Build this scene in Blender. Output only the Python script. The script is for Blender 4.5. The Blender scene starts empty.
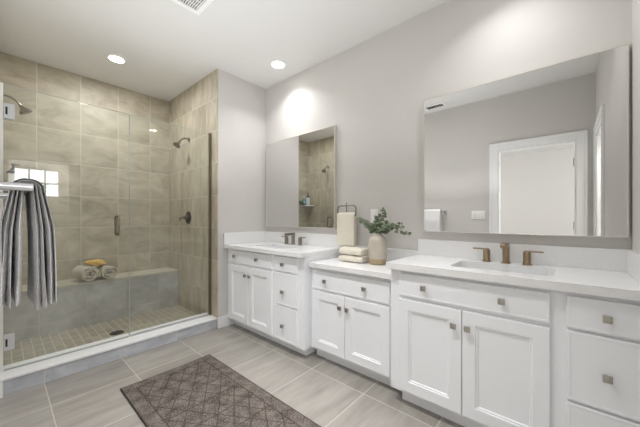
import bpy, bmesh, math, random
from math import pi, sin, cos, radians
from mathutils import Vector, Matrix
random.seed(7)
S = bpy.context.scene
COL = S.collection

# ------------------------------------------------------------------ camera
CAMZ = 1.159
cd = bpy.data.cameras.new('camera'); cam = bpy.data.objects.new('camera', cd); COL.objects.link(cam)
cam.location = (0, 0, CAMZ); cam.rotation_euler = (pi/2, 0, radians(41.084-90))
cd.sensor_width = 36; cd.lens = 36*279/640; cd.shift_y = 5/640; cd.clip_start = 0.02
S.camera = cam
# ------------------------------------------------------------------ world, exposure
S.view_settings.view_transform = 'Standard'; S.view_settings.look = 'None'
S.view_settings.gamma = 1; S.view_settings.use_curve_mapping = False
S.view_settings.exposure = 0.84
w = bpy.data.worlds.new('World'); S.world = w; w.use_nodes = True
w.node_tree.nodes['Background'].inputs[0].default_value = (.8, .88, 1, 1)
w.node_tree.nodes['Background'].inputs[1].default_value = 1.0
BOUNCE_FILL_W = 9.0  # watts of the added uplight under the ceiling
CAN_W = 2.5          # watts of each ceiling downlight
BED_W = 44.0         # watts of each added bedroom fill light
WC_W = 22.0           # watts of the added fill light in the closet
def area(name, loc, rot, sx, sy, energy, color, spread=180):
    l = bpy.data.lights.new(name, 'AREA'); l.shape = 'RECTANGLE'; l.size = sx; l.size_y = sy
    l.energy = energy; l.color = color; l.spread = radians(spread)
    o = bpy.data.objects.new(name, l); COL.objects.link(o); o.location = loc; o.rotation_euler = rot
    return o
area('bedroom_fill_light', (-2.1, 3.10, 1.5), (radians(-90), 0, 0), 2.4, 1.6, BED_W, (.96, .98, 1))  # added fill to brighten the bedroom; no window is built here
area('bedroom_entry_fill_light', (-2.1, -1.95, 1.5), (radians(90), 0, 0), 2.4, 1.8, BED_W, (.96, .98, 1))  # second added bedroom fill, standing before a windowless wall
area('ceiling_bounce_fill', (.80, 1.55, 1.36), (pi, 0, 0), 1.1, 2.4, BOUNCE_FILL_W, (.97, .985, 1), 160)  # added unseen uplight that brightens the ceiling; not a fixture of the room
area('closet_fill_light', (.5, -.95, 2.72), (0, 0, 0), .5, .5, WC_W, (1, .99, .97))  # added unseen fill, lifts the closet wall reflected in the shower glass

# ------------------------------------------------------------------ materials
def newmat(name):
    m = bpy.data.materials.new(name); m.use_nodes = True
    nt = m.node_tree; return m, nt, nt.nodes['Principled BSDF']
def N(nt, t, **k):
    n = nt.nodes.new(t)
    for a, b in k.items(): setattr(n, a, b)
    return n
def srgb(r, g, b):
    f = lambda c: (c/255/12.92) if c/255 <= .04045 else ((c/255+.055)/1.055)**2.4
    return (f(r), f(g), f(b), 1)
def mix(nt, fac, a, b, blend='MIX'):
    n = N(nt, 'ShaderNodeMix', data_type='RGBA', blend_type=blend)
    for i, v in ((0, fac), (6, a), (7, b)):
        if hasattr(v, 'is_output'): nt.links.new(v, n.inputs[i])
        else: n.inputs[i].default_value = v
    return n.outputs[2]
def math_(nt, op, a, b=0.0, c=0.0):
    n = N(nt, 'ShaderNodeMath', operation=op)
    for i, v in enumerate((a, b, c)):
        if hasattr(v, 'is_output'): nt.links.new(v, n.inputs[i])
        else: n.inputs[i].default_value = v
    return n.outputs[0]
def simple(name, col, rough=.5, metal=0, noise=0.03, nscale=20, bump=0, bscale=200, coat=0, spec=.5, stretch=(1, 1, 1), sheen=0):
    m, nt, b = newmat(name)
    geo = N(nt, 'ShaderNodeTexCoord'); mp = N(nt, 'ShaderNodeMapping'); mp.inputs['Scale'].default_value = stretch
    nt.links.new(geo.outputs['Object'], mp.inputs[0])
    tx = N(nt, 'ShaderNodeTexNoise'); tx.inputs['Scale'].default_value = nscale; tx.inputs['Detail'].default_value = 4
    nt.links.new(mp.outputs[0], tx.inputs['Vector'])
    lo = tuple(c*(1-noise*2) for c in col[:3])+(1,); hi = tuple(min(1, c*(1+noise*2)) for c in col[:3])+(1,)
    nt.links.new(mix(nt, tx.outputs['Fac'], lo, hi), b.inputs['Base Color'])
    b.inputs['Roughness'].default_value = rough; b.inputs['Metallic'].default_value = metal
    b.inputs['Specular IOR Level'].default_value = spec
    b.inputs['Coat Weight'].default_value = coat
    if sheen: b.inputs['Sheen Weight'].default_value = sheen
    if bump:
        t2 = N(nt, 'ShaderNodeTexNoise'); t2.inputs['Scale'].default_value = bscale; t2.inputs['Detail'].default_value = 3
        nt.links.new(mp.outputs[0], t2.inputs['Vector'])
        bn = N(nt, 'ShaderNodeBump'); bn.inputs['Strength'].default_value = bump; bn.inputs['Distance'].default_value = .005
        nt.links.new(t2.outputs['Fac'], bn.inputs['Height']); nt.links.new(bn.outputs[0], b.inputs['Normal'])
    return m
def tile(name, ax, org, pitch, gw, cols, grout, stretch, nscale=3.0, var=.07, rough=.5, bumpd=.0015, stagger=0, dist=.6):
    """grid of tiles in world coordinates on axes ax; cols = (dark, mid, light)"""
    m, nt, b = newmat(name)
    g = N(nt, 'ShaderNodeNewGeometry'); sp = N(nt, 'ShaderNodeSeparateXYZ'); nt.links.new(g.outputs['Position'], sp.inputs[0])
    ds = []; ids = []
    second = math_(nt, 'DIVIDE', math_(nt, 'SUBTRACT', sp.outputs[ax[1]], org[1]), pitch[1])
    id2 = math_(nt, 'FLOOR', second)
    first = math_(nt, 'DIVIDE', math_(nt, 'SUBTRACT', sp.outputs[ax[0]], org[0]), pitch[0])
    if stagger: first = math_(nt, 'ADD', first, math_(nt, 'MULTIPLY', id2, stagger))
    id1 = math_(nt, 'FLOOR', first)
    for v, p in ((first, pitch[0]), (second, pitch[1])):
        f = math_(nt, 'FRACT', v)
        ds.append(math_(nt, 'MULTIPLY', math_(nt, 'MINIMUM', f, math_(nt, 'SUBTRACT', 1.0, f)), p))
    d = math_(nt, 'MINIMUM', ds[0], ds[1])
    mr = N(nt, 'ShaderNodeMapRange'); nt.links.new(d, mr.inputs[0])
    mr.inputs[1].default_value = gw*.4; mr.inputs[2].default_value = gw*.65
    mask = mr.outputs[0]
    cb = N(nt, 'ShaderNodeCombineXYZ'); nt.links.new(id1, cb.inputs[0]); nt.links.new(id2, cb.inputs[1])
    wn = N(nt, 'ShaderNodeTexWhiteNoise', noise_dimensions='2D'); nt.links.new(cb.outputs[0], wn.inputs['Vector'])
    off = N(nt, 'ShaderNodeVectorMath', operation='SCALE'); nt.links.new(wn.outputs['Color'], off.inputs[0]); off.inputs['Scale'].default_value = 9
    add = N(nt, 'ShaderNodeVectorMath', operation='ADD'); nt.links.new(g.outputs['Position'], add.inputs[0]); nt.links.new(off.outputs[0], add.inputs[1])
    mp = N(nt, 'ShaderNodeMapping'); mp.inputs['Scale'].default_value = stretch; nt.links.new(add.outputs[0], mp.inputs[0])
    t = N(nt, 'ShaderNodeTexNoise'); t.inputs['Scale'].default_value = nscale; t.inputs['Detail'].default_value = 7
    t.inputs['Roughness'].default_value = .66; t.inputs['Distortion'].default_value = dist; nt.links.new(mp.outputs[0], t.inputs['Vector'])
    cr = N(nt, 'ShaderNodeValToRGB'); nt.links.new(t.outputs['Fac'], cr.inputs[0])
    e = cr.color_ramp.elements; e[0].position = .28; e[0].color = cols[0]; e[1].position = .74; e[1].color = cols[2]
    x = e.new(.5); x.color = cols[1]
    br = math_(nt, 'ADD', math_(nt, 'MULTIPLY', wn.outputs['Value'], var*2), 1-var)
    vc = N(nt, 'ShaderNodeVectorMath', operation='SCALE'); nt.links.new(cr.outputs[0], vc.inputs[0]); nt.links.new(br, vc.inputs['Scale'])
    nt.links.new(mix(nt, mask, grout, vc.outputs[0]), b.inputs['Base Color'])
    b.inputs['Roughness'].default_value = rough
    bn = N(nt, 'ShaderNodeBump'); bn.inputs['Distance'].default_value = bumpd; bn.inputs['Strength'].default_value = .6
    nt.links.new(mask, bn.inputs['Height']); nt.links.new(bn.outputs[0], b.inputs['Normal'])
    return m
M = {}
M['wall'] = simple('wall_paint', srgb(209, 206, 202), .85, noise=.008, bump=.03, bscale=90)
M['ceiling'] = simple('ceiling_paint', srgb(222, 221, 219), .9, noise=.008)
M['trim'] = simple('trim_paint', srgb(238, 238, 238), .45, noise=.006)
M['cab'] = simple('cabinet_paint', srgb(244, 246, 249), .42, noise=.006)
M['quartz'] = simple('white_quartz', srgb(237, 237, 237), .18, noise=.02, nscale=60)
M['porcelain'] = simple('porcelain', srgb(232, 233, 234), .12, noise=.003)
M['chrome'] = simple('chrome', (.66, .67, .70, 1), .28, 1, noise=.01)
M['nickel'] = simple('brushed_nickel', srgb(146, 138, 128), .3, 1, noise=.05, nscale=80)
M['bronze'] = simple('champagne_bronze', srgb(160, 140, 116), .3, 1, noise=.05, nscale=80)
M['dark'] = simple('dark_bronze', srgb(70, 64, 58), .4, .8, noise=.05)
M['pewter'] = simple('pewter', srgb(176, 171, 164), .35, 1, noise=.1, nscale=120)
M['black'] = simple('black_plastic', srgb(28, 28, 30), .4, noise=.05)
M['mframe'] = simple('mirror_frame_metal', srgb(214, 208, 200), .35, .3, noise=.01)
M['plastic'] = simple('white_plastic', srgb(240, 240, 238), .4, noise=.005)
M['gap'] = simple('toe_kick_paint', srgb(225, 225, 225), .5, noise=.01)
M['greytowel'] = simple('grey_terry', srgb(232, 230, 233), .95, noise=.14, nscale=140, bump=1, bscale=260, sheen=.4)
M['palestripe'] = simple('pale_terry', srgb(228, 227, 227), .95, noise=.08, nscale=140, bump=.6, bscale=260)
M['cream'] = simple('cream_terry', srgb(228, 222, 206), .95, noise=.08, nscale=120, bump=1, bscale=150, sheen=.3)
M['beige'] = simple('beige_terry', srgb(212, 203, 184), .95, noise=.1, nscale=120, bump=1, bscale=220, sheen=.3)
M['sponge'] = simple('sea_sponge', srgb(214, 176, 96), .95, noise=.25, nscale=60, bump=1, bscale=70)
M['leaf'] = simple('eucalyptus_leaf', srgb(106, 119, 92), .55, noise=.3, nscale=30)
M['leaf2'] = simple('green_leaf', srgb(64, 104, 58), .55, noise=.3, nscale=30)
M['stem'] = simple('stem_brown', srgb(108, 92, 66), .7, noise=.1)
M['bottle'] = simple('frosted_bottle', srgb(226, 226, 222), .25, noise=.02)
M['blue'] = simple('blue_liquid', srgb(88, 140, 172), .15, noise=.03)
M['pot'] = simple('grey_pot', srgb(190, 188, 182), .5, noise=.05)
G_TAN = (srgb(156, 146, 127), srgb(182, 173, 153), srgb(203, 195, 176))
G_GRY = (srgb(164, 164, 162), srgb(188, 187, 184), srgb(206, 205, 202))
GROUT = srgb(206, 202, 188)
TX, TZ, TP, TZP = .246, .715, .3424, .345
M['tile_back'] = tile('tile_back', (0, 2), (TX, TZ), (TP, TZP), .0055, G_TAN, GROUT, (1, 1, 1.9), 3.4)
M['tile_side'] = tile('tile_side', (1, 2), (4.02-.343*20, TZ), (.343, TZP), .0055, G_TAN, GROUT, (1, 3.0, .8), 3.4)
M['tile_bench'] = tile('tile_bench', (0, 2), (TX, .156), (TP, .345), .0055, G_GRY, GROUT, (1.6, 1, 2.2), 3.0)
M['tile_curb'] = tile('tile_curb', (0, 2), (.206, -.5), (.446, 2.0), .005, (srgb(160, 164, 170), srgb(184, 187, 192), srgb(204, 206, 209)), srgb(205, 205, 200), (1.2, 1, 2.5), 5)
M['tile_floor'] = tile('tile_floor', (0, 1), (.206-.458*10, 2.39-.4645*20), (.458, .4645), .0055,
                       (srgb(136, 131, 124), srgb(155, 150, 143), srgb(172, 167, 160)), srgb(194, 190, 181), (.8, 4.5, 1), 2.4, var=.06, rough=.32, dist=.25)
M['tile_shower_floor'] = tile('tile_shower_floor', (0, 1), (0, 3.0), (.062, .155), .006,
                       (srgb(150, 142, 124), srgb(170, 162, 144), srgb(186, 179, 162)), srgb(205, 199, 182), (3, 3, 1), 4, var=.08, rough=.4)
def glassmat(name, tint, ior=1.45):
    m, nt, b = newmat(name); nt.nodes.remove(b); out = nt.nodes['Material Output']
    tr = N(nt, 'ShaderNodeBsdfTransparent'); tr.inputs[0].default_value = tint
    gl = N(nt, 'ShaderNodeBsdfGlossy'); gl.inputs['Roughness'].default_value = 0; gl.inputs[0].default_value = (1, 1, 1, 1)
    g = N(nt, 'ShaderNodeNewGeometry'); dt = N(nt, 'ShaderNodeVectorMath', operation='DOT_PRODUCT')
    nt.links.new(g.outputs['Incoming'], dt.inputs[0]); nt.links.new(g.outputs['Normal'], dt.inputs[1])
    c = math_(nt, 'ABSOLUTE', dt.outputs['Value']); c5 = math_(nt, 'POWER', math_(nt, 'SUBTRACT', 1.0, c), 5.0)
    fr = math_(nt, 'ADD', math_(nt, 'MULTIPLY', c5, .96), .04)
    mx = N(nt, 'ShaderNodeMixShader'); nt.links.new(fr, mx.inputs[0]); nt.links.new(tr.outputs[0], mx.inputs[1]); nt.links.new(gl.outputs[0], mx.inputs[2])
    nt.links.new(mx.outputs[0], out.inputs[0]); return m
M['glass'] = glassmat('shower_glass', (.965, .98, .972, 1))
M['edge'] = simple('glass_edge', srgb(176, 182, 176), .3, noise=.02)
M['vase'] = None
m, nt, b = newmat('mirror_glass'); b.inputs['Metallic'].default_value = 1; b.inputs['Base Color'].default_value = (.76, .76, .75, 1); b.inputs['Roughness'].default_value = .0
M['mirror'] = m
def emit(name, col, s):
    m, nt, b = newmat(name); b.inputs['Base Color'].default_value = (0.9, .9, .9, 1)
    b.inputs['Emission Color'].default_value = col; b.inputs['Emission Strength'].default_value = s; return m
M['lamp'] = emit('lamp_lens', (1, .98, .95, 1), 8)
M['daylight'] = emit('window_daylight', (.92, .97, 1, 1), 7)
# vase glaze: taupe, unglazed tan foot
m, nt, b = newmat('vase_glaze'); g = N(nt, 'ShaderNodeTexCoord'); sp = N(nt, 'ShaderNodeSeparateXYZ'); nt.links.new(g.outputs['Object'], sp.inputs[0])
tx = N(nt, 'ShaderNodeTexNoise'); tx.inputs['Scale'].default_value = 14; nt.links.new(g.outputs['Object'], tx.inputs['Vector'])
z = math_(nt, 'ADD', sp.outputs[2], math_(nt, 'MULTIPLY', tx.outputs['Fac'], .012))
mr = N(nt, 'ShaderNodeMapRange'); nt.links.new(z, mr.inputs[0]); mr.inputs[1].default_value = .046; mr.inputs[2].default_value = .056
nt.links.new(mix(nt, mr.outputs[0], srgb(168, 148, 118), mix(nt, tx.outputs['Fac'], srgb(180, 171, 156), srgb(200, 193, 180))), b.inputs['Base Color'])
b.inputs['Roughness'].default_value = .22; M['vase'] = m
# rug: dark tweed with sunken diamond lines and a plain border
RX0, RX1, RY0, RY1 = .537, 1.162, .80, 2.255
m, nt, b = newmat('rug_weave'); g = N(nt, 'ShaderNodeNewGeometry'); sp = N(nt, 'ShaderNodeSeparateXYZ'); nt.links.new(g.outputs['Position'], sp.inputs[0])
X, Y = sp.outputs[0], sp.outputs[1]
def tri(v, p):
    f = math_(nt, 'FRACT', math_(nt, 'DIVIDE', v, p)); return math_(nt, 'MULTIPLY', math_(nt, 'MINIMUM', f, math_(nt, 'SUBTRACT', 1.0, f)), p)
Yh = math_(nt, 'MULTIPLY', Y, .62)
l1 = tri(math_(nt, 'ADD', X, Yh), .105); l2 = tri(math_(nt, 'SUBTRACT', X, Yh), .105)
l3 = tri(Y, .17)
ln = math_(nt, 'MINIMUM', math_(nt, 'MINIMUM', l1, l2), l3)
bx = math_(nt, 'MINIMUM', math_(nt, 'SUBTRACT', X, RX0), math_(nt, 'SUBTRACT', RX1, X))
by = math_(nt, 'MINIMUM', math_(nt, 'SUBTRACT', Y, RY0), math_(nt, 'SUBTRACT', RY1, Y))
bd = math_(nt, 'MINIMUM', bx, by)
inside = math_(nt, 'GREATER_THAN', bd, .075)
bl = math_(nt, 'ABSOLUTE', math_(nt, 'SUBTRACT', bd, .075))
groove_in = math_(nt, 'MULTIPLY', math_(nt, 'LESS_THAN', ln, .0045), inside)
groove = math_(nt, 'MAXIMUM', groove_in, math_(nt, 'LESS_THAN', bl, .005))
tx = N(nt, 'ShaderNodeTexNoise'); tx.inputs['Scale'].default_value = 160; tx.inputs['Detail'].default_value = 3; nt.links.new(g.outputs['Position'], tx.inputs['Vector'])
tx2 = N(nt, 'ShaderNodeTexNoise'); tx2.inputs['Scale'].default_value = 14; nt.links.new(g.outputs['Position'], tx2.inputs['Vector'])
ff = math_(nt, 'ADD', math_(nt, 'MULTIPLY', tx.outputs['Fac'], .7), math_(nt, 'MULTIPLY', tx2.outputs['Fac'], .3))
cr = N(nt, 'ShaderNodeValToRGB'); nt.links.new(ff, cr.inputs[0]); e = cr.color_ramp.elements
e[0].position = .38; e[0].color = srgb(64, 58, 54); e[1].position = .62; e[1].color = srgb(130, 121, 114)
nt.links.new(mix(nt, math_(nt, 'MULTIPLY', groove, .55), cr.outputs[0], srgb(56, 50, 47)), b.inputs['Base Color']); b.inputs['Roughness'].default_value = .95
b.inputs['Specular IOR Level'].default_value = .1
hh = math_(nt, 'SUBTRACT', math_(nt, 'MULTIPLY', tx.outputs['Fac'], .4), groove)
bn = N(nt, 'ShaderNodeBump'); bn.inputs['Distance'].default_value = .004; bn.inputs['Strength'].default_value = .8
nt.links.new(hh, bn.inputs['Height']); nt.links.new(bn.outputs[0], b.inputs['Normal']); M['rug'] = m

# ------------------------------------------------------------------ mesh helpers (world coordinates)
def box(bm, x0, x1, y0, y1, z0, z1, bev=0, seg=2):
    vs = [bm.verts.new(p) for p in ((x0,y0,z0),(x1,y0,z0),(x1,y1,z0),(x0,y1,z0),(x0,y0,z1),(x1,y0,z1),(x1,y1,z1),(x0,y1,z1))]
    fs = [bm.faces.new([vs[i] for i in f]) for f in ((0,3,2,1),(4,5,6,7),(0,1,5,4),(1,2,6,5),(2,3,7,6),(3,0,4,7))]
    if bev:
        es = list({e for f in fs for e in f.edges})
        bmesh.ops.bevel(bm, geom=es, offset=bev, segments=seg, affect='EDGES', profile=.5)
        return None
    return fs
def B(*a, **k):
    bm = bmesh.new(); box(bm, *a, **k); return bm
def frame_of(d):
    d = d.normalized(); up = Vector((0, 0, 1)) if abs(d.z) < .9 else Vector((1, 0, 0))
    a = d.cross(up).normalized(); return a, a.cross(d).normalized()
def tube(bm, pts, r, n=12, caps=True):
    pts = [Vector(p) for p in pts]; rs = r if isinstance(r, (list, tuple)) else [r]*len(pts)
    a, b = frame_of(pts[1]-pts[0]); rings = []
    for i, p in enumerate(pts):
        d = (pts[min(i+1, len(pts)-1)]-pts[max(i-1, 0)]).normalized()
        a = (a-d*a.dot(d)).normalized(); b = d.cross(a)
        rings.append([bm.verts.new(p+rs[i]*(a*cos(2*pi*k/n)+b*sin(2*pi*k/n))) for k in range(n)])
    for r0, r1 in zip(rings, rings[1:]):
        for k in range(n): bm.faces.new((r0[k], r0[(k+1) % n], r1[(k+1) % n], r1[k]))
    if caps: bm.faces.new(rings[0][::-1]); bm.faces.new(rings[-1])
def lathe(bm, prof, c=(0,0,0), axis='z', n=32):
    rings = []
    for r, h in prof:
        ring = []
        for k in range(n):
            a = 2*pi*k/n; u, v = r*cos(a), r*sin(a)
            p = {'z': (u, v, h), 'x': (h, u, v), 'y': (u, h, v)}[axis]
            ring.append(bm.verts.new((c[0]+p[0], c[1]+p[1], c[2]+p[2])))
        rings.append(ring)
    for r0, r1 in zip(rings, rings[1:]):
        for k in range(n): bm.faces.new((r0[k], r0[(k+1) % n], r1[(k+1) % n], r1[k]))
    bm.faces.new(rings[0][::-1]); bm.faces.new(rings[-1])
def link(name, bm, mat, parent=None, smooth=False):
    bmesh.ops.recalc_face_normals(bm, faces=bm.faces)
    root = parent
    while root is not None and root.parent: root = root.parent
    if root is not None: bmesh.ops.translate(bm, verts=bm.verts, vec=-Vector(root.location))
    me = bpy.data.meshes.new(name); bm.to_mesh(me); bm.free(); me.materials.append(M[mat])
    if smooth:
        for p in me.polygons: p.use_smooth = True
        try: me.set_sharp_from_angle(angle=radians(40))
        except Exception: pass
    o = bpy.data.objects.new(name, me); COL.objects.link(o)
    if parent is not None: o.parent = parent
    return o
def struct(name, bm, mat, parent=None, smooth=False):
    o = link(name, bm, mat, parent, smooth)
    if parent is None: o['kind'] = 'structure'
    return o
def thing(name, label, cat, loc, group=None):
    o = bpy.data.objects.new(name, None); COL.objects.link(o); o.location = loc; o.empty_display_size = .05
    o['label'] = label; o['category'] = cat
    if group: o['group'] = group
    return o
def tag(o, label, cat, group=None):
    o['label'] = label; o['category'] = cat
    if group: o['group'] = group
    return o

# ------------------------------------------------------------------ the room
W, D, H = 2.135, 2.744, 2.74        # vanity wall, end wall, ceiling height
SX, SY = 1.503, 4.02                # shower side wall, shower back wall
FY = -.265                          # wall beside the right end of the vanity
LX = -.023
DY0, DY1, DH = -.11, .64, 2.04      # doorway in the left wall
CX0, CX1 = .07, .75                 # doorway in the front wall
struct('floor', B(-4.2, W+.12, -2.1, SY+.15, -.1, 0), 'tile_floor')
struct('ceiling', B(-4.2, W+.12, -2.1, SY+.15, H, H+.1), 'ceiling')
struct('wall_right', B(W, W+.12, FY-.12, SY+.15, 0, H), 'wall')
struct('wall_back', B(SX+.01, W, D, SY+.12, 0, H), 'wall')
bm = bmesh.new(); box(bm, -.14, LX, DY1, D, 0, H); box(bm, -.14, LX, FY, DY0, 0, H); box(bm, -.14, LX, DY0, DY1, DH, H)
struct('wall_left', bm, 'wall')
bm = bmesh.new(); box(bm, -.12, CX0, FY-.12, FY, 0, H); box(bm, CX1, W, FY-.12, FY, 0, H); box(bm, CX0, CX1, FY-.12, FY, DH, H)
struct('wall_front', bm, 'wall')
# shower walls
struct('wall_shower_left', B(-.14, -.004, D, SY, 0, H), 'tile_side')
struct('wall_shower_back', B(-.12, SX+.01, SY, SY+.12, 0, H), 'tile_back')
struct('wall_shower_right', B(SX, SX+.01, D, SY, 0, H), 'tile_side')
struct('floor_shower', B(-.004, SX, 2.98, SY, 0, .05), 'tile_shower_floor')
curb = struct('trim_1', B(-.004, SX, 2.757, 2.98, 0, .097), 'tile_curb')
struct('curb_cap', B(-.004, SX, 2.748, 2.99, .097, .116, bev=.004), 'trim', curb)
bm = B(-.004, .014, 2.866, 2.893, .116, 2.08); box(bm, LX, .0125, D-.010, D+.003, 0, .114)
struct('trim_2', bm, 'plastic')
# baseboards
struct('baseboard_back', B(SX+.002, 1.70, D-.014, D, 0, .115, bev=.003), 'trim')
struct('baseboard_left', B(LX, LX+.014, DY1+.092, D-.001, 0, .115, bev=.003), 'trim')
struct('baseboard_front', B(CX1+.092, 1.69, FY, FY+.014, 0, .115, bev=.003), 'trim')
# doorway casings
def doorcase(name, axis, p, s, a0, a1, depth):
    """plain stepped casing around an opening; axis = axis the opening runs along, p = wall face, s = side it projects"""
    cw = .09
    bm = bmesh.new()
    def bb(u0, u1, z0, z1, t):
        lo, hi = sorted((p, p+s*t))
        if axis == 'y': box(bm, lo, hi, u0, u1, z0, z1, bev=.002, seg=1)
        else: box(bm, u0, u1, lo, hi, z0, z1, bev=.002, seg=1)
    bb(a0-cw+.021, a0, 0, DH+cw-.021, .014); bb(a1, a1+cw-.021, 0, DH+cw-.021, .014); bb(a0, a1, DH, DH+cw-.021, .014)
    bb(a0-cw, a0-cw+.022, 0, DH+cw, .022); bb(a1+cw-.022, a1+cw, 0, DH+cw, .022); bb(a0-cw+.022, a1+cw-.022, DH+cw-.022, DH+cw, .022)
    o = struct(name, bm, 'trim')
    bm = bmesh.new()
    q0, q1 = sorted((p, p-s*depth))
    def jj(u0, u1, z0, z1):
        if axis == 'y': box(bm, q0, q1, u0, u1, z0, z1)
        else: box(bm, u0, u1, q0, q1, z0, z1)
    jj(a0, a0+.015, 0, DH); jj(a1-.015, a1, 0, DH); jj(a0+.015, a1-.015, DH-.015, DH)
    struct('jamb', bm, 'trim', o)
    return o
d1 = doorcase('door_1', 'y', LX, 1, DY0, DY1, .12)
for z in (.25, 1.08, 1.80):
    bm = bmesh.new(); box(bm, -.085, -.05, DY0+.015, DY0+.019, z-.045, z+.045); tube(bm, [(-.09, DY0+.021, z-.045), (-.09, DY0+.021, z+.045)], .006, 8)
    struct('hinge', bm, 'pewter', d1)
d2 = doorcase('door_2', 'x', FY, 1, CX0+.0, CX1, .12)
# bedroom beyond the doorway, closet beyond the other
struct('wall_bedroom_far', B(-4.32, -4.2, -2.1, 3.3, 0, H), 'wall')
struct('wall_bedroom_back', B(-4.2, -.12, 3.2, 3.3, 0, H), 'wall')
struct('wall_bedroom_front', B(-4.2, -.12, -2.1, -2.0, 0, H), 'wall')
struct('wall_bedroom_side', B(-.24, -.12, -2.0, FY-.12, 0, H), 'wall')
CY = -1.5
WX0, WX1, WZ0, WZ1 = .14, .76, 1.55, 2.08
bm = bmesh.new()
box(bm, -.12, WX0, CY-.1, CY, 0, H); box(bm, WX1, 1.3, CY-.1, CY, 0, H); box(bm, WX0, WX1, CY-.1, CY, 0, WZ0); box(bm, WX0, WX1, CY-.1, CY, WZ1, H)
struct('wall_closet_far', bm, 'wall')
struct('wall_closet_side', B(1.2, 1.3, CY, FY-.12, 0, H), 'wall')
bm = bmesh.new()
for x0, x1, z0, z1 in ((WX0, WX1, WZ0, WZ0+.03), (WX0, WX1, WZ1-.03, WZ1), (WX0, WX0+.03, WZ0+.03, WZ1-.03), (WX1-.03, WX1, WZ0+.03, WZ1-.03)):
    box(bm, x0, x1, CY-.08, CY-.02, z0, z1)
zc = (WZ0+WZ1)/2
box(bm, WX0+.03, WX1-.03, CY-.06, CY-.04, zc-.016, zc+.016)
for k in (1, 2):
    x = WX0+(WX1-WX0)*k/3; box(bm, x-.016, x+.016, CY-.061, CY-.039, WZ0+.03, WZ1-.03)
win = struct('window_1', bm, 'trim')
struct('pane', B(WX0+.03, WX1-.03, CY-.075, CY-.07, WZ0+.03, WZ1-.03), 'daylight', win)

# ------------------------------------------------------------------ ceiling fittings
def downlight(x, y, label, r=.085, energy=CAN_W, spread=122):
    t = thing('recessed_light', label, 'ceiling light', (x, y, H), 'recessed ceiling lights')
    bm = bmesh.new(); lathe(bm, [(r, 0), (r, -.006), (r-.012, -.012), (r-.022, -.010), (r-.022, 0)], (x, y, H), n=40); link('trim_ring', bm, 'plastic', t, True)
    bm = bmesh.new(); lathe(bm, [(r-.022, -.0), (r-.022, -.009)], (x, y, H), n=40); link('lens', bm, 'lamp', t)
    l = bpy.data.lights.new('downlight_lamp', 'AREA'); l.shape = 'DISK'; l.size = .12; l.energy = energy; l.color = (.985, .985, 1); l.spread = radians(spread)
    o = bpy.data.objects.new('downlight_lamp', l); COL.objects.link(o); o.location = (x, y, H-.016)
    return t
downlight(.757, 3.327, 'round white recessed light lit above the glass shower', energy=7.5, spread=180)
downlight(1.87, 2.20, 'round white recessed light lit above the far vanity')
downlight(.75, .85, 'added out-of-view fill downlight over the open floor nearest the doorway', energy=3.8, spread=85)  # made-up can above the view, added to brighten the room
downlight(.75, 1.48, 'added out-of-view fill downlight over the open floor beside the exhaust grille', energy=3.8, spread=85)  # second made-up can above the view, fills floor and cabinet fronts
downlight(1.80, .236, 'round recessed light above the near vanity, reflected in the shower glass', energy=1.9)
# exhaust grille
vx0, vx1, vy0, vy1 = .70, 1.01, 1.815, 2.125
t = thing('ceiling_vent', 'square white louvred exhaust grille on the ceiling at the top edge', 'vent', ((vx0+vx1)/2, (vy0+vy1)/2, H))
bm = bmesh.new(); bw = .035
for a in ((vx0, vx1, vy0, vy0+bw), (vx0, vx1, vy1-bw, vy1), (vx0, vx0+bw, vy0+bw, vy1-bw), (vx1-bw, vx1, vy0+bw, vy1-bw)): box(bm, *a, H-.014, H, bev=.003)
link('frame', bm, 'plastic', t)
link('backing', B(vx0+bw, vx1-bw, vy0+bw, vy1-bw, H-.003, H), 'black', t)
bm = bmesh.new(); n = 15
for k in range(n):
    x = vx0+bw+(vx1-vx0-2*bw)*(k+.5)/n; box(bm, x-.0035, x+.0035, vy0+bw, vy1-bw, H-.012, H-.004)
for k in range(1, 5):
    y = vy0+bw+(vy1-vy0-2*bw)*k/5; box(bm, vx0+bw, vx1-bw, y-.002, y+.002, H-.010, H-.004)
link('louvre', bm, 'plastic', t)
t = thing('air_register', 'small white air register on the ceiling, seen in the large mirror', 'vent', (.19, 1.36, H))
bm = bmesh.new(); 
for a in ((.11, .27, 1.22, 1.25), (.11, .27, 1.47, 1.50), (.11, .14, 1.25, 1.47), (.24, .27, 1.25, 1.47)): box(bm, *a, H-.012, H, bev=.003)
link('frame', bm, 'plastic', t)
link('backing', B(.14, .24, 1.25, 1.47, H-.003, H), 'black', t)
bm = bmesh.new()
for k in range(6): y = 1.25+.22*(k+.5)/6; box(bm, .14, .24, y-.006, y+.006, H-.010, H-.004)
link('louvre', bm, 'pewter', t)

# ------------------------------------------------------------------ vanities
def panel(bm, xf, y0, y1, z0, z1, rail=.0, th=.018):
    """drawer front (flat) or shaker door (recessed centre with a small bead); nested rectangles stepped in depth"""
    steps = [(0, th), (0, .003), (.0009, .0009), (.003, 0)]
    if rail: steps += [(rail, 0), (rail+.003, .006), (rail+.010, .006), (rail+.014, .011)]
    else: steps += [(.012, 0), (.014, .0012)]
    rings = [[bm.verts.new((xf+d, y, z)) for y, z in ((y0+i, z0+i), (y1-i, z0+i), (y1-i, z1-i), (y0+i, z1-i))] for i, d in steps]
    for a, b_ in zip(rings, rings[1:]):
        for k in range(4): bm.faces.new((a[k], a[(k+1) % 4], b_[(k+1) % 4], b_[k]))
    bm.faces.new(rings[0]); bm.faces.new(rings[-1][::-1])
def knob(parent, xf, y, z):
    bm = bmesh.new(); tube(bm, [(xf, y, z), (xf-.016, y, z)], [.009, .006], 12)
    box(bm, xf-.026, xf-.014, y-.0145, y+.0145, z-.0145, z+.0145, bev=.0025)
    return link('knob', bm, 'pewter', parent, True)
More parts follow.
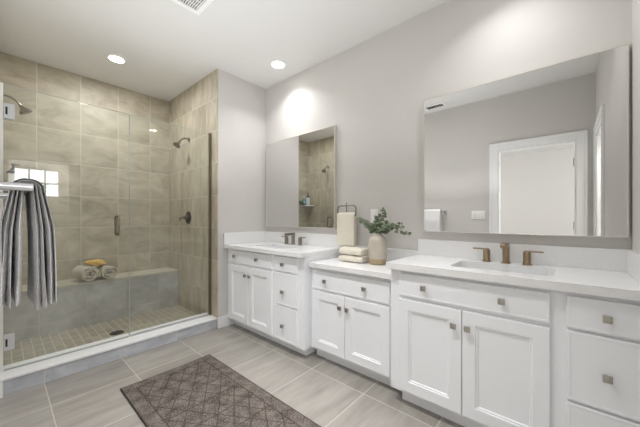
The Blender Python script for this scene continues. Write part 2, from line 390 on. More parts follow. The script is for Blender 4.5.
def cabinet(label, xf, y0, y1, top, toe, doors, drawers, ends=(0, 0)):
    t = thing('vanity_cabinet', label, 'cabinet', ((xf+W)/2, (y0+y1)/2, 0), 'white bathroom vanity cabinets')
    bm = bmesh.new(); xb = xf+.018
    box(bm, xb, xb+.018, y0, y1, .085, top)
    box(bm, xb+.018, W-.001, y0, y0+.016, .085, top); box(bm, xb+.018, W-.001, y1-.016, y1, .085, top)
    box(bm, xb+.018, W-.001, y0+.016, y1-.016, .085, .101); box(bm, W-.010, W-.001, y0+.016, y1-.016, .101, top)
    link('body', bm, 'cab', t)
    link('toe_kick', B(toe, toe+.02, y0+ends[0], y1-ends[1], 0, .085), 'cab', t)
    if ends[0]: link('toe_kick', B(toe+.02, W-.002, y0+ends[0], y0+ends[0]+.018, 0, .085), 'cab', t)
    if ends[1]: link('toe_kick', B(toe+.02, W-.002, y1-ends[1]-.018, y1-ends[1], 0, .085), 'cab', t)
    for (a, b_, z0, z1, ks) in drawers:
        bm = bmesh.new(); panel(bm, xf, a, b_, z0, z1); d = link('drawer', bm, 'cab', t)
        for k in ks: knob(d, xf, *k)
    for (a, b_, z0, z1, ks) in doors:
        bm = bmesh.new(); panel(bm, xf, a, b_, z0, z1, rail=.062); d = link('door', bm, 'cab', t)
        for k in ks: knob(d, xf, *k)
    return t
AY0, AY1, BY0, CYE = 1.585, D, .83, FY
cabinet('white vanity cabinet at the far end, with a stack of three drawers on its right', 1.605, AY0, AY1-.002, .845, 1.70,
        [(2.343, 2.69, .105, .68, [(2.375, .592)]), (1.985, 2.338, .105, .68, [(2.306, .592)])],
        [(1.985, 2.69, .70, .83, [(2.571, .768), (2.194, .768)]), (1.655, 1.94, .70, .83, [(1.82, .763)]),
         (1.655, 1.94, .41, .688, [(1.82, .527)]), (1.655, 1.94, .105, .398, [(1.82, .235)])], (.05, 0))
cabinet('lower white middle vanity cabinet, under the folded towels and vase', 1.695, BY0+.001, AY0-.001, .762, 1.775,
        [(1.236, 1.56, .105, .57, [(1.272, .483)]), (.868, 1.232, .105, .57, [(1.205, .483)])],
        [(.868, 1.56, .588, .735, [(1.42, .662), (1.058, .662)])])
cabinet('large white vanity cabinet at the near end, under the widest mirror', 1.625, CYE+.001, BY0, .845, 1.70,
        [(.412, .77, .105, .665, [(.448, .578)]), (.045, .408, .105, .665, [(.380, .578)])],
        [(.045, .77, .685, .822, [(.612, .753), (.228, .753)]), (-.235, -.010, .685, .822, [(-.135, .752)]),
         (-.235, -.010, .372, .672, [(-.135, .512)]), (-.235, -.010, .105, .360, [(-.135, .235)])], (0, .05))
# counters with sink cut-outs
def slab_hole(bm, x0, x1, y0, y1, z0, z1, hx0, hx1, hy0, hy1):
    def ring(pts, z): return [bm.verts.new((x, y, z)) for x, y in pts]
    O = [(x0, y0), (x1, y0), (x1, y1), (x0, y1)]; r = .03; I = []
    for cx, cy, a0 in ((hx0+r, hy0+r, 180), (hx1-r, hy0+r, 270), (hx1-r, hy1-r, 0), (hx0+r, hy1-r, 90)):
        for k in range(5): a = radians(a0+90*k/4); I.append((cx+r*cos(a), cy+r*sin(a)))
    for z, flip in ((z1, False), (z0, True)):
        o = ring(O, z); i = ring(I, z)
        for q in range(4):
            seg = i[q*5:(q+1)*5]
            for k in range(4): bm.faces.new((o[q], seg[k+1], seg[k]))
            nq = (q+1) % 4
            bm.faces.new((o[q], o[nq], i[nq*5], i[q*5+4]))
        if not flip: ot, it = o, i
        else: ob, ib = o, i
    for k in range(4): bm.faces.new((ob[k], ob[(k+1) % 4], ot[(k+1) % 4], ot[k]))
    n = len(it)
    for k in range(n): bm.faces.new((ib[(k+1) % n], ib[k], it[k], it[(k+1) % n]))
    return I
def counter(label, x0, y0, y1, z0, z1, hole=None, splash_top=None, side=None):
    t = thing('countertop', label, 'countertop', ((x0+W)/2, (y0+y1)/2, z0), 'white quartz countertops')
    bm = bmesh.new()
    if hole: slab_hole(bm, x0, W, y0, y1, z0, z1, *hole)
    else: box(bm, x0, W, y0, y1, z0, z1, bev=.002)
    link('slab', bm, 'quartz', t)
    link('backsplash', B(W-.02, W, y0, y1, z1, splash_top, bev=.0015), 'quartz', t)
    if side is not None:
        s0, s1 = side
        link('side_splash', B(x0, W-.02, s0, s1, z1, splash_top, bev=.0015), 'quartz', t)
    return t
ZA, ZB, ZC = .88, .80, .883
SYA, SYC = 2.179, .2675
counter('white quartz countertop on the far vanity, with a side splash at the end wall', 1.572, AY0-.01, D, .845, ZA, (1.72, 2.0, SYA-.235, SYA+.235), 1.005, (D-.02, D))
counter('lower white quartz countertop holding the folded towels and vase', 1.668, BY0+.012, AY0-.01, .762, ZB, None, .91)
counter('long white quartz countertop on the near vanity under the large mirror', 1.597, CYE, BY0+.012, .845, ZC, (1.72, 2.0, SYC-.235, SYC+.235), 1.0, (CYE, CYE+.02))
def sink(y, z, label):
    x0, x1, y0, y1 = 1.715, 2.005, y-.24, y+.24
    t = thing('sink', label, 'sink', (1.86, y, z-.15), 'undermount sinks')
    bm = bmesh.new()
    # open basin: outer shell and inner bowl
    def loop(x0, x1, y0, y1, r, z):
        P = []
        for cx, cy, a0 in ((x0+r, y0+r, 180), (x1-r, y0+r, 270), (x1-r, y1-r, 0), (x0+r, y1-r, 90)):
            for k in range(5): a = radians(a0+90*k/4); P.append(bm.verts.new((cx+r*cos(a), cy+r*sin(a), z)))
        return P
    g = .012; zt = z-.036
    L = [loop(x0-g, x1+g, y0-g, y1+g, .04, zt-.14), loop(x0-g, x1+g, y0-g, y1+g, .04, zt), loop(x0+.006, x1-.006, y0+.006, y1-.006, .03, zt),
         loop(x0+.012, x1-.012, y0+.012, y1-.012, .035, zt-.10), loop(x0+.03, x1-.03, y0+.03, y1-.03, .04, zt-.122)]
    for a, b_ in zip(L, L[1:]):
        for k in range(20): bm.faces.new((a[k], a[(k+1) % 20], b_[(k+1) % 20], b_[k]))
    bm.faces.new(L[0][::-1]); bm.faces.new(L[-1])
    link('basin', bm, 'porcelain', t, True)
    bm = bmesh.new(); lathe(bm, [(.022, 0), (.022, .003), (.014, .004)], (1.86, y, zt-.122)); link('drain', bm, 'nickel', t)
sink(SYA, ZA, 'white rectangular undermount sink in the far vanity counter')
sink(SYC, ZC, 'white rectangular undermount sink in the near vanity counter')
def faucet(y, z, label, mat):
    x = 2.062
    t = thing('faucet', label, 'faucet', (x, y, z), 'widespread faucets')
    bm = bmesh.new()
    lathe(bm, [(.027, 0), (.027, .006), (.022, .008)], (x, y, z), n=24)
    tube(bm, [(x, y, z+.006), (x, y, z+.122)], .0185, 20)
    link('body', bm, mat, t, True)
    bm = bmesh.new(); box(bm, x-.115, x+.016, y-.0165, y+.0165, z+.100, z+.126, bev=.006, seg=3); tube(bm, [(x-.10, y, z+.102), (x-.10, y, z+.094)], .009, 12)
    link('spout', bm, mat, t, True)
    for s in (1, -1):
        yy = y+.105*s
        bm = bmesh.new(); lathe(bm, [(.026, 0), (.026, .005), (.021, .007), (.0195, .010), (.0195, .074), (.017, .078)], (x, yy, z), n=24)
        h = link('handle', bm, mat, t, True)
        bm = bmesh.new(); lo, hi = sorted((yy-.012*s, yy+.078*s)); box(bm, x-.008, x+.008, lo, hi, z+.076, z+.085, bev=.002)
        link('lever', bm, mat, h)
faucet(SYA, ZA, 'brushed metal widespread faucet with two levers on the far vanity', 'nickel')  # same finish as the near faucet; its different lighting is put into darker metal
faucet(SYC, ZC, 'bronze-toned widespread faucet with two levers below the large mirror', 'bronze')
def mirror(y0, y1, z0, z1, label):
    t = thing('wall_mirror', label, 'mirror', (W, (y0+y1)/2, z0), 'wall mirrors'); d = .033; f = .007
    bm = bmesh.new()
    for a in ((y0, y1, z0, z0+f), (y0, y1, z1-f, z1), (y0, y0+f, z0+f, z1-f), (y1-f, y1, z0+f, z1-f)): box(bm, W-d, W, *a, bev=.001, seg=1)
    link('frame', bm, 'mframe', t)
    link('mirror_glass', B(W-d+.003, W-.002, y0+f, y1-f, z0+f, z1-f), 'mirror', t)
mirror(-.253, .797, 1.058, 2.053, 'large near-square wall mirror reflecting a white doorway')
mirror(1.645, 2.690, 1.062, 2.055, 'wall mirror above the far vanity reflecting the tiled shower')
# outlet and switches
t = thing('wall_outlet', 'white wall outlet plate behind the eucalyptus leaves', 'outlet', (W, 1.235, 1.17))
link('plate', B(W-.006, W, 1.20, 1.27, 1.125, 1.24, bev=.002), 'plastic', t)
for dz in (-.026, .026): link('socket', B(W-.009, W-.005, 1.218, 1.252, 1.1825+dz-.017, 1.1825+dz+.017, bev=.002), 'plastic', t)
t = thing('light_switch', 'triple white light switch plate beside the doorway, seen in the mirror', 'light switch', (LX, .863, 1.2))
link('plate', B(LX, LX+.006, .782, .944, 1.146, 1.261, bev=.002), 'plastic', t)
for k in range(3):
    y = .863+(k-1)*.046; link('rocker', B(LX+.005, LX+.011, y-.016, y+.016, 1.171, 1.236, bev=.002), 'trim', t)

# ------------------------------------------------------------------ shower enclosure
GY0, GY1 = 2.875, 2.883
t = thing('shower_door', 'frameless glass shower door with a metal pull handle and square hinges', 'shower door', (.38, GY0, .12))
link('pane', B(.0165, .746, GY0, GY1, .128, 2.075), 'glass', t)
bm = bmesh.new(); box(bm, .0165, .744, GY0-.001, GY1+.001, .119, .128); link('door_sweep', bm, 'edge', t)
link('edge_strip', B(.7462, .7486, GY0, GY1, .128, 2.075), 'edge', t)
link('top_edge', B(.0165, .746, GY0, GY1, 2.0751, 2.0785), 'edge', t)
for z in (.31, 1.895):
    bm = bmesh.new()
    for s0, s1 in ((GY0-.014, GY0-.0005), (GY1+.0005, GY1+.014)): box(bm, .0145, .068, s0, s1, z-.052, z+.052, bev=.003)
    h = link('hinge', bm, 'chrome', t)
    link('hinge_slot', B(.024, .034, GY0-.0165, GY0-.0142, z-.026, z+.026), 'black', h)
hx, hz0, hz1 = .660, 1.02, 1.178
bm = bmesh.new()
for s, y0 in ((-1, GY0), (1, GY1)):
    p = [(hx, y0, hz0)]
    o = .045*s
    p += [(hx, y0+o*.7, hz0), (hx, y0+o*.93, hz0+.006), (hx, y0+o, hz0+.018), (hx, y0+o, (hz0+hz1)/2), (hx, y0+o, hz1-.018), (hx, y0+o*.93, hz1-.006), (hx, y0+o*.7, hz1), (hx, y0, hz1)]
    tube(bm, p, .0095, 14)
link('handle', bm, 'nickel', t, True)
t = thing('shower_glass_panel', 'fixed frameless glass panel beside the shower valve wall', 'glass panel', (1.12, GY0, .12))
link('pane', B(.754, SX-.012, GY0, GY1, .124, 2.075), 'glass', t)
link('edge_strip', B(.7512, .7538, GY0, GY1, .124, 2.075), 'edge', t)
link('top_edge', B(.754, SX-.012, GY0, GY1, 2.0751, 2.0785), 'edge', t)
bm = bmesh.new(); box(bm, SX-.022, SX-.0005, GY0-.008, GY0-.0005, .1165, 2.08); box(bm, SX-.022, SX-.0005, GY1+.0005, GY1+.008, .1165, 2.08); box(bm, SX-.0115, SX-.0005, GY0, GY1, .1165, 2.08)
link('wall_channel', bm, 'nickel', t)
bm = bmesh.new(); box(bm, .754, SX-.023, GY0-.006, GY0-.0005, .1162, .128); box(bm, .754, SX-.023, GY1+.0005, GY1+.006, .1162, .128)
link('bottom_channel', bm, 'chrome', t)
# bench
t = thing('shower_bench', 'grey tiled built-in bench along the shower back wall', 'bench', (.75, 3.86, .05))
link('base', B(.001, SX-.001, 3.722, SY-.001, .05, .482), 'tile_bench', t)
M['bench_top'] = simple('bench_top', srgb(202, 196, 178), .35, noise=.04, nscale=8)
link('seat', B(.001, SX-.001, 3.708, SY-.001, .482, .503, bev=.003), 'bench_top', t)
# floor drain
t = thing('shower_drain', 'round dark metal drain in the shower floor', 'drain', (.745, 3.262, .05))
bm = bmesh.new(); lathe(bm, [(.058, 0), (.058, .004), (.050, .006)], (.745, 3.262, .05), n=32); link('grate', bm, 'dark', t)
bm = bmesh.new()
for k in range(8):
    a = k*pi/4; box(bm, .745+.03*cos(a)-.005, .745+.03*cos(a)+.005, 3.262+.03*sin(a)-.005, 3.262+.03*sin(a)+.005, .0555, .0568)
link('slot', bm, 'black', t)
# shower heads
def arcpts(p0, p1, p2, n=8):
    p0, p1, p2 = map(Vector, (p0, p1, p2))
    return [(1-k/n)**2*p0+2*(1-k/n)*(k/n)*p1+(k/n)**2*p2 for k in range(n+1)]
def shower_head(wx, s, y, z, label):
    """wx = wall plane, s = direction into the shower"""
    t = thing('showerhead', label, 'shower head', (wx, y, z), 'shower heads')
    bm = bmesh.new(); lathe(bm, [(.028, 0), (.028, s*.004), (.016, s*.012), (.012, s*.014)], (wx, y, z), axis='x', n=24); link('flange', bm, 'nickel', t, True)
    bm = bmesh.new()
    tube(bm, [Vector((wx+s*.004, y, z)), Vector((wx+s*.03, y, z+.004))] + arcpts((wx+s*.045, y, z+.003), (wx+s*.085, y, z-.004), (wx+s*.115, y, z-.055), 8), .0085, 12)
    link('arm', bm, 'nickel', t, True)
    d = Vector((s*.55, 0, -.83)).normalized(); c = Vector((wx+s*.115, y, z-.055)); a, b_ = frame_of(d)
    bm = bmesh.new(); n = 28; rings = []
    for r, h in ((.011, -.002), (.016, .006), (.016, .018), (.024, .028), (.043, .045), (.045, .058), (.041, .062)):
        rings.append([bm.verts.new(c+d*h+r*(a*cos(2*pi*k/n)+b_*sin(2*pi*k/n))) for k in range(n)])
    for r0, r1 in zip(rings, rings[1:]):
        for k in range(n): bm.faces.new((r0[k], r0[(k+1) % n], r1[(k+1) % n], r1[k]))
    bm.faces.new(rings[0][::-1]); bm.faces.new(rings[-1])
    link('spray_head', bm, 'nickel', t, True)
shower_head(SX, -1, 3.41, 2.115, 'brushed metal shower head on the tiled wall above the valve')
shower_head(0, 1, 3.45, 2.165, 'brushed metal shower head on the left wall beside the glass hinge')
def valve(wx, s, y, z, label):
    t = thing('shower_valve', label, 'shower valve', (wx, y, z), 'shower valves')
    bm = bmesh.new(); lathe(bm, [(.078, 0), (.078, s*.003), (.070, s*.008), (.03, s*.012)], (wx, y, z), axis='x', n=36); link('escutcheon', bm, 'dark', t, True)
    bm = bmesh.new(); tube(bm, [(wx+s*.008, y, z), (wx+s*.055, y, z)], [.026, .022], 20); tube(bm, [(wx+s*.055, y, z), (wx+s*.062, y, z)], .018, 20)
    link('hub', bm, 'nickel', t, True)
    bm = bmesh.new(); tube(bm, [(wx+s*.048, y, z), (wx+s*.085, y, z-.002), (wx+s*.105, y, z-.006)], [.010, .009, .008], 12); tube(bm, [(wx+s*.10, y, z), (wx+s*.102, y, z-.045)], [.008, .006], 12)
    link('lever', bm, 'nickel', t, True)
valve(SX, -1, 3.43, 1.170, 'round shower valve with a lever handle on the right tiled wall')
# corner shelf and what stands on it
ZS = 1.43
t = thing('corner_shelf', 'small triangular shelf in the back left corner of the shower', 'shelf', (.08, 3.93, ZS))
bm = bmesh.new(); P = [(.001, SY-.001), (.001, 3.82), (.03, 3.815), (.265, SY-.035), (.27, SY-.001)]
lo = [bm.verts.new((x, y, ZS-.018)) for x, y in P]; hi = [bm.verts.new((x, y, ZS)) for x, y in P]
bm.faces.new(lo[::-1]); bm.faces.new(hi)
for k in range(5): bm.faces.new((lo[k], lo[(k+1) % 5], hi[(k+1) % 5], hi[k]))
link('shelf_board', bm, 'quartz', t)
t = thing('pump_bottle', 'pale pump bottle with black shoulder and pump on the shower corner shelf', 'bottle', (.082, 3.925, ZS))
bm = bmesh.new(); box(bm, .046, .118, 3.89, 3.96, ZS, ZS+.155, bev=.008, seg=3); link('bottle_body', bm, 'bottle', t, True)
bm = bmesh.new(); lathe(bm, [(.044, .156), (.042, .168), (.022, .188), (.017, .192), (.017, .205), (.008, .207), (.008, .232), (.014, .234), (.014, .246), (.004, .25)], (.082, 3.925, ZS), n=24)
box(bm, .082, .122, 3.919, 3.931, ZS+.235, ZS+.243); link('pump', bm, 'black', t, True)
t = thing('bath_bottle', 'clear bottle of blue liquid beside the pump bottle in the shower', 'bottle', (.155, 3.955, ZS))
bm = bmesh.new(); lathe(bm, [(.03, 0), (.032, .004), (.032, .105), (.026, .12), (.013, .13), (.013, .145)], (.158, 3.958, ZS), n=24); link('bottle_body', bm, 'blue', t, True)
bm = bmesh.new(); lathe(bm, [(.016, .145), (.016, .175), (.013, .178)], (.158, 3.958, ZS), n=24); link('cap', bm, 'bottle', t, True)
def leafdisc(bm, c, nrm, r, el=1.0, n=8, droop=.15):
    nrm = nrm.normalized(); a, b_ = frame_of(nrm)
    vs = [bm.verts.new(c+a*r*cos(2*pi*k/n)+b_*r*el*sin(2*pi*k/n)-nrm*droop*r*(.5+.5*cos(4*pi*k/n))) for k in range(n)]
    vc = bm.verts.new(c+nrm*r*.12)
    for k in range(n): bm.faces.new((vc, vs[k], vs[(k+1) % n]))
def rv(): return Vector((random.uniform(-1, 1), random.uniform(-1, 1), random.uniform(-1, 1)))
t = thing('potted_plant', 'small trailing green plant in a pot at the end of the shower shelf', 'plant', (.222, 3.985, ZS))
bm = bmesh.new(); lathe(bm, [(.015, 0), (.019, .03), (.021, .04), (.018, .041)], (.219, 3.985, ZS), n=20); link('pot', bm, 'pot', t, True)
bm = bmesh.new(); lf = bmesh.new()
for k in range(14):
    a = random.uniform(-.2, 1.0)*pi*.9-pi*.55; l = random.uniform(.05, .13)
    b0 = Vector((.219, 3.985, ZS+.038)); d = Vector((cos(a), -abs(sin(a))*.8, 0))
    tip = b0+d*l+Vector((.02, -.02, random.uniform(-.055, .05)))
    if tip.y > SY-.02: tip.y = SY-.02
    if tip.x < .21: tip.x = .21+random.random()*.03
    pts = arcpts(b0, b0+d*l*.5+Vector((0, 0, .05)), tip, 6); tube(bm, pts, .0015, 5)
    for q in pts[2:]:
        for _ in range(2):
            c = q+rv()*.008; c.y = min(c.y, SY-.015); leafdisc(lf, c, rv()+Vector((0, -.8, .8)), random.uniform(.010, .017), .7)
link('stem', bm, 'stem', t); link('leaves', lf, 'leaf2', t)

# ------------------------------------------------------------------ rolled towels and sponge on the bench
def rolled(cx, cz, y0, y1, r, lean, label, start):
    t = thing('rolled_towel', label, 'towel', (cx, (y0+y1)/2, cz-r), 'rolled towels on the shower bench')
    bm = bmesh.new(); th = .016; turns = (r-.012)/(th*1.42); n = int(turns*26); half = th*.5
    ins, outs = [], []
    L = y1-y0
    for i in range(n+1):
        f = i/n; a = start-f*turns*2*pi; rc = .012+(r-.012-half)*f
        c, s = cos(a), sin(a)
        for arr, rr in ((ins, rc-half), (outs, rc+half)):
            row = []
            for q, yy in enumerate((0, .006, .012, L*.5, L-.012, L-.006, L)):
                e = {0: .62, 1: .88, 2: 1, 3: 1, 4: 1, 5: .88, 6: .62}[q]
                mid = rc; r2 = mid+(rr-mid)*e
                w = .0025*sin(a*3+f*9)
                row.append(bm.verts.new((cx+(r2+w)*c+lean*yy, y0+yy+.004*sin(f*7), cz+(r2+w)*s*.97)))
            arr.append(row)
    for i in range(n):
        for q in range(6):
            bm.faces.new((ins[i][q], ins[i][q+1], ins[i+1][q+1], ins[i+1][q])); bm.faces.new((outs[i][q], outs[i+1][q], outs[i+1][q+1], outs[i][q+1]))
        for q in (0, 6): bm.faces.new((ins[i][q], ins[i+1][q], outs[i+1][q], outs[i][q]))
    for i in (0, n):
        for q in range(6): bm.faces.new((ins[i][q], outs[i][q], outs[i][q+1], ins[i][q+1]))
    link('towel_roll', bm, 'beige', t, True)
rolled(.612, .503+.082, 3.655, 3.885, .084, -.22, 'beige towel rolled up on the shower bench, the left of the two', .6)
rolled(.782, .503+.080, 3.665, 3.895, .081, -.22, 'beige towel rolled up on the shower bench, the right of the two', 2.2)
bm = bmesh.new(); bmesh.ops.create_icosphere(bm, subdivisions=4, radius=1)
for v in bm.verts:
    p = v.co; k = 1+.08*sin(p.x*5+1)+.07*sin(p.y*6)+.06*sin(p.z*7+p.x*4); v.co = Vector((p.x*.088*k, p.y*.055*k, p.z*.033*k))
rot = Matrix.Rotation(.15, 4, 'Y'); bmesh.ops.transform(bm, matrix=rot, verts=bm.verts)
bmesh.ops.translate(bm, verts=bm.verts, vec=(.675, 3.75, .503+.184))
o = link('bath_sponge', bm, 'sponge', None, True); tag(o, 'yellow natural sponge lying on the two rolled towels', 'sponge')

# ------------------------------------------------------------------ towel bar and grey towel
TBX, TBZ = .060, 1.258
t = thing('towel_bar', 'metal towel bar on the left wall holding the grey towel', 'towel bar', (LX, 1.5, TBZ))
bm = bmesh.new(); tube(bm, [(TBX, 1.275, TBZ), (TBX, 1.86, TBZ)], .0085, 16); link('bar', bm, 'nickel', t, True)
for y in (1.285, 1.85):
    bm = bmesh.new(); box(bm, LX, LX+.008, y-.024, y+.024, TBZ-.024, TBZ+.024, bev=.002); tube(bm, [(LX+.006, y, TBZ), (TBX+.010, y, TBZ)], .0125, 20)
    link('bracket', bm, 'chrome', t, True)
def towelU(bm, rad, th, y0, y1, zb, zf, wob, flare):
    """a sheet folded over the bar; rounded near and far edges"""
    path = []
    n = 22
    for k in range(n): path.append((-1, k/n))
    for k in range(13): path.append((0, k/12))
    for k in range(1, n+1): path.append((1, k/n))
    ny = 14; rows_o, rows_i = [], []
    for side, f in path:
        if side == -1:
            z = zb+(TBZ-zb)*f; nx, nz = -1, 0; dd = (TBZ-z); x = TBX-rad*(.66+.34*min(1, dd/.13))
        elif side == 0: a = pi-pi*f; x = TBX+.66*rad*cos(a); z = TBZ+.004+.50*rad*sin(a); nx, nz = cos(a), sin(a); dd = 0
        else:
            z = TBZ-(TBZ-zf)*f; nx, nz = 1, 0; dd = (TBZ-z); x = TBX+rad*(.66+.34*min(1, dd/.13))
        ro, ri = [], []
        for j in range(ny+1):
            g = j/ny; e = min(1, math.sqrt(max(0, 1-(1-min(j, ny-j)/1.5)**2)) if min(j, ny-j) < 1.5 else 1)*.92+.08
            yy = y0+(y1-y0)*g+.01*sin(z*9+wob)*(dd/.4)
            off = (side if side else 0)*flare*dd + .004*sin(g*7+wob*3+z*6)*(dd/.35)
            xo = x+off; e *= .62+.38*min(1, dd/.13)
            ro.append(bm.verts.new((max(.003, xo+nx*th/2*e), yy, z+nz*th/2*e))); ri.append(bm.verts.new((max(.0012, xo-nx*th/2*e), yy, z-nz*th/2*e)))
        rows_o.append(ro); rows_i.append(ri)
    for a, b_ in zip(rows_o, rows_o[1:]):
        for j in range(ny): bm.faces.new((a[j], a[j+1], b_[j+1], b_[j]))
    for a, b_ in zip(rows_i, rows_i[1:]):
        for j in range(ny): bm.faces.new((a[j], b_[j], b_[j+1], a[j+1]))
    for (a, b_, c, d) in zip(rows_o, rows_o[1:], rows_i, rows_i[1:]):
        bm.faces.new((a[0], b_[0], d[0], c[0])); bm.faces.new((a[ny], c[ny], d[ny], b_[ny]))
    for a, c in ((rows_o[0], rows_i[0]), (rows_o[-1], rows_i[-1])):
        for j in range(ny): bm.faces.new((a[j], c[j], c[j+1], a[j+1]))
t = thing('hanging_towel', 'long grey towel with pale edge bands hanging from the left wall bar', 'towel', (TBX, 1.55, TBZ))
bm = bmesh.new(); towelU(bm, .0185, .017, 1.335, 1.70, .872, .848, .3, .015); towelU(bm, .0455, .017, 1.325, 1.71, .885, .866, 2.1, .035)
link('towel_cloth', bm, 'greytowel', t, True)
bm = bmesh.new(); towelU(bm, .0318, .008, 1.318, 1.69, .872, .854, 1.2, .025); towelU(bm, .0570, .005, 1.320, 1.70, .888, .868, 2.1, .036)
link('edge_band', bm, 'palestripe', t, True)

# ------------------------------------------------------------------ rug
bm = bmesh.new(); box(bm, RX0, RX1, RY0, RY1, 0, .011, bev=.004, seg=2)
r = thing('bath_rug', 'dark brown-grey woven rug with a diamond pattern on the tiled floor', 'rug', ((RX0+RX1)/2, (RY0+RY1)/2, 0))
link('rug_pile', bm, 'rug', r)
M['rugedge'] = simple('rug_edge', srgb(58, 52, 48), .95, noise=.2, nscale=150)
bm = bmesh.new(); e = .004; tube(bm, [(RX0, RY0, .006), (RX0, RY1, .006), (RX1, RY1, .006), (RX1, RY0, .006), (RX0, RY0+.0, .006)], .0055, 8)
link('binding', bm, 'rugedge', r)

# ------------------------------------------------------------------ things on the middle counter
def pillow_slab(bm, x0, x1, y0, y1, z0, z1, seed=0, nx=14, ny=18, fold=True):
    """softly rounded folded cloth: superellipse cross-section along y"""
    cx, cz = (x0+x1)/2, (z0+z1)/2; hx, hz = (x1-x0)/2, (z1-z0)/2; n = 28; rings = []
    for j in range(ny+1):
        g = j/ny; e = 1-.0*g; m = min(g, 1-g)*(y1-y0); s = min(1, m/.018); sc = .70+.30*math.sqrt(max(0, 1-(1-s)**2))
        ring = []
        for k in range(n):
            a = 2*pi*k/n; c, q = cos(a), sin(a)
            ex = abs(c)**.6*(1 if c > 0 else -1); ez = abs(q)**.6*(1 if q > 0 else -1)
            w = .0022*sin(g*11+k*.7+seed)+.0018*sin(g*23+seed*2)
            zz = cz+hz*ez*sc+(w if q > -.2 else 0); ring.append(bm.verts.new((cx+hx*ex*(.96+.04*sc)+w, y0+(y1-y0)*g, max(z0, zz))))
        rings.append(ring)
    for r0, r1 in zip(rings, rings[1:]):
        for k in range(n): bm.faces.new((r0[k], r0[(k+1) % n], r1[(k+1) % n], r1[k]))
    bm.faces.new(rings[0][::-1]); bm.faces.new(rings[-1])
zz = ZB
o = bmesh.new()
pillow_slab(o, 1.872, 2.02, 1.200, 1.428, zz, zz+.056, 1)
tag(link('folded_towel', o, 'cream', None, True), 'cream folded hand towel at the bottom of the stack on the middle counter', 'towel', 'folded cream towels')
zz += .056; o = bmesh.new()
pillow_slab(o, 1.876, 2.015, 1.208, 1.425, zz, zz+.062, 5)
tag(link('folded_towel', o, 'cream', None, True), 'cream folded hand towel on top of the stack, below the hanging towel', 'towel', 'folded cream towels')
# towel stand
tx_, ty = 2.062, 1.478
t = thing('towel_stand', 'bronze metal countertop stand with an arched bar, holding a cream towel', 'towel stand', (tx_, ty, ZB))
bm = bmesh.new(); lathe(bm, [(.042, 0), (.042, .006), (.036, .010)], (tx_, ty, ZB)); link('base', bm, 'nickel', t, True)
bm = bmesh.new(); tube(bm, [(tx_, ty, ZB+.008), (tx_, ty, 1.305)], .0055, 12); link('pole', bm, 'nickel', t, True)
bm = bmesh.new(); zt = 1.275; hw = .100
pts = [(tx_, ty-hw, zt-.085), (tx_, ty-hw, zt-.03)]
pts += [(tx_, ty-hw+.03-.03*cos(radians(a)), zt-.03+.03*sin(radians(a))) for a in (30, 60, 90)]
pts += [(tx_, ty+hw-.03+.03*sin(radians(a)), zt-.03+.03*cos(radians(a))) for a in (0, 30, 60)]
pts += [(tx_, ty+hw, zt-.03), (tx_, ty+hw, zt-.085)]
tube(bm, pts, .006, 12)
tube(bm, [(tx_, ty-hw, zt-.085), (tx_, ty+hw, zt-.085)], .006, 12)
link('arm', bm, 'nickel', t, True)
t = thing('hand_towel', 'cream textured hand towel hanging from the countertop stand', 'towel', (tx_, ty, 1.2))
bm = bmesh.new(); zt = 1.19; L = []
yw = .094
prof = []
for k in range(9): prof.append((tx_-.0155, .918+(zt-.918)*k/8, -1, 0))
for k in range(1, 9): a = pi-pi*k/9; prof.append((tx_+.0155*cos(a), zt+.0155*sin(a), cos(a), sin(a)))
for k in range(9): prof.append((tx_+.0155, zt-(zt-.90)*k/8, 1, 0))
for (x, z, nx, nz) in prof:
    r = []
    for j in range(13):
        g = j/12; e = 1 if 0 < j < 12 else .35; yy = ty-yw+2*yw*g; ww = .0015*sin(g*9+z*12)
        r.append((bm.verts.new((x+nx*.009*e+ww, yy, z+nz*.009*e)), bm.verts.new((x-nx*.008*e+ww*.3, yy, z-nz*.008*e))))
    L.append(r)
for a, b_ in zip(L, L[1:]):
    for j in range(12):
        bm.faces.new((a[j][0], a[j+1][0], b_[j+1][0], b_[j][0])); bm.faces.new((a[j][1], b_[j][1], b_[j+1][1], a[j+1][1]))
    for j in (0, 12): bm.faces.new((a[j][0], b_[j][0], b_[j][1], a[j][1]))
for r in (L[0], L[-1]):
    for j in range(12): bm.faces.new((r[j][0], r[j][1], r[j+1][1], r[j+1][0]))
link('towel_cloth', bm, 'cream', t, True)
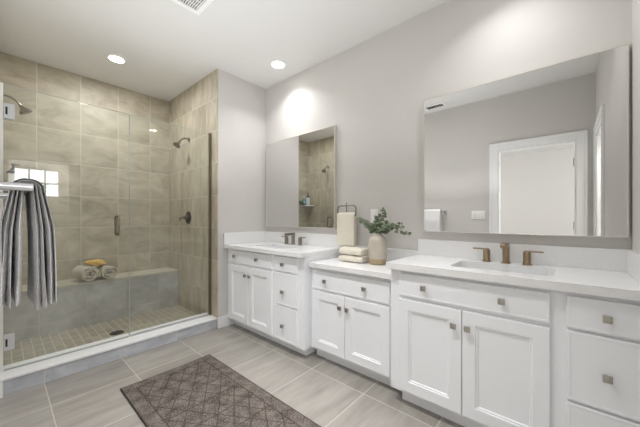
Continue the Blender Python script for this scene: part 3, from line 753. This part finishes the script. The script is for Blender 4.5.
# vase
vx, vy = 1.965, 1.108
t = thing('vase', 'taupe glazed bottle vase with a tan foot, holding eucalyptus', 'vase', (vx, vy, ZB))
bm = bmesh.new()
lathe(bm, [(.058, 0), (.066, .004), (.069, .02), (.071, .10), (.071, .165), (.068, .19), (.058, .21), (.042, .225), (.034, .234), (.032, .246), (.036, .252), (.031, .252), (.028, .24), (.028, .20)], (vx, vy, ZB), n=40)
link('vase_body', bm, 'vase', t, True)
# eucalyptus: screen-right is roughly (+sin a, -cos a) seen from the room; laid out in world space along the counter
def sprig(label, dy, dz, dx, length_leaves, seed, curl=.03):
    random.seed(seed)
    b0 = Vector((vx+random.uniform(-.012, .012), vy+random.uniform(-.012, .012), ZB+.215))
    tip = Vector((vx+dx, vy+dy, ZB+.245+dz))
    t = thing('eucalyptus_sprig', label, 'foliage', b0, 'eucalyptus sprigs in the vase')
    pts = arcpts(b0, b0+(tip-b0)*.35+Vector((0, 0, curl+.03)), tip, 14)
    pts[0] = b0
    bm = bmesh.new(); tube(bm, pts, [.0028-.0015*k/14 for k in range(15)], 6); link('stem', bm, 'stem', t)
    lf = bmesh.new()
    for i in range(2, 15):
        for s in range(length_leaves):
            d = (pts[i]-pts[i-1]).normalized(); side = rv(); side = (side-d*side.dot(d)).normalized()
            r = random.uniform(.012, .019)*(1-.2*i/14)
            c = pts[i-1].lerp(pts[i], random.random())+side*r*1.35+d*r*.2
            if c.z < ZB+.25: c.z = ZB+.25+random.random()*.01
            leafdisc(lf, c, d*.4+rv()*.9+Vector((-.8, -.5, .5)), r, random.uniform(.75, 1), 9)
    link('leaves', lf, 'leaf', t, True)
sprig('grey-green eucalyptus sprig reaching furthest left from the vase', .175, .105, -.02, 3, 3)
sprig('short eucalyptus sprig leaning left over the vase shoulder', .085, .065, -.05, 3, 4)
sprig('tallest eucalyptus sprig rising above the vase', -.055, .185, .02, 3, 5, .02)
sprig('upright eucalyptus sprig beside the tallest one', .015, .135, .04, 3, 6, .02)
sprig('eucalyptus sprig arching down on the far right of the vase', -.275, -.01, -.03, 3, 8, .09)
sprig('eucalyptus sprig reaching right just above the drooping one', -.20, .065, .03, 3, 9, .03)
sprig('short eucalyptus sprig pointing right above the vase neck', -.10, .085, -.03, 3, 11, .02)
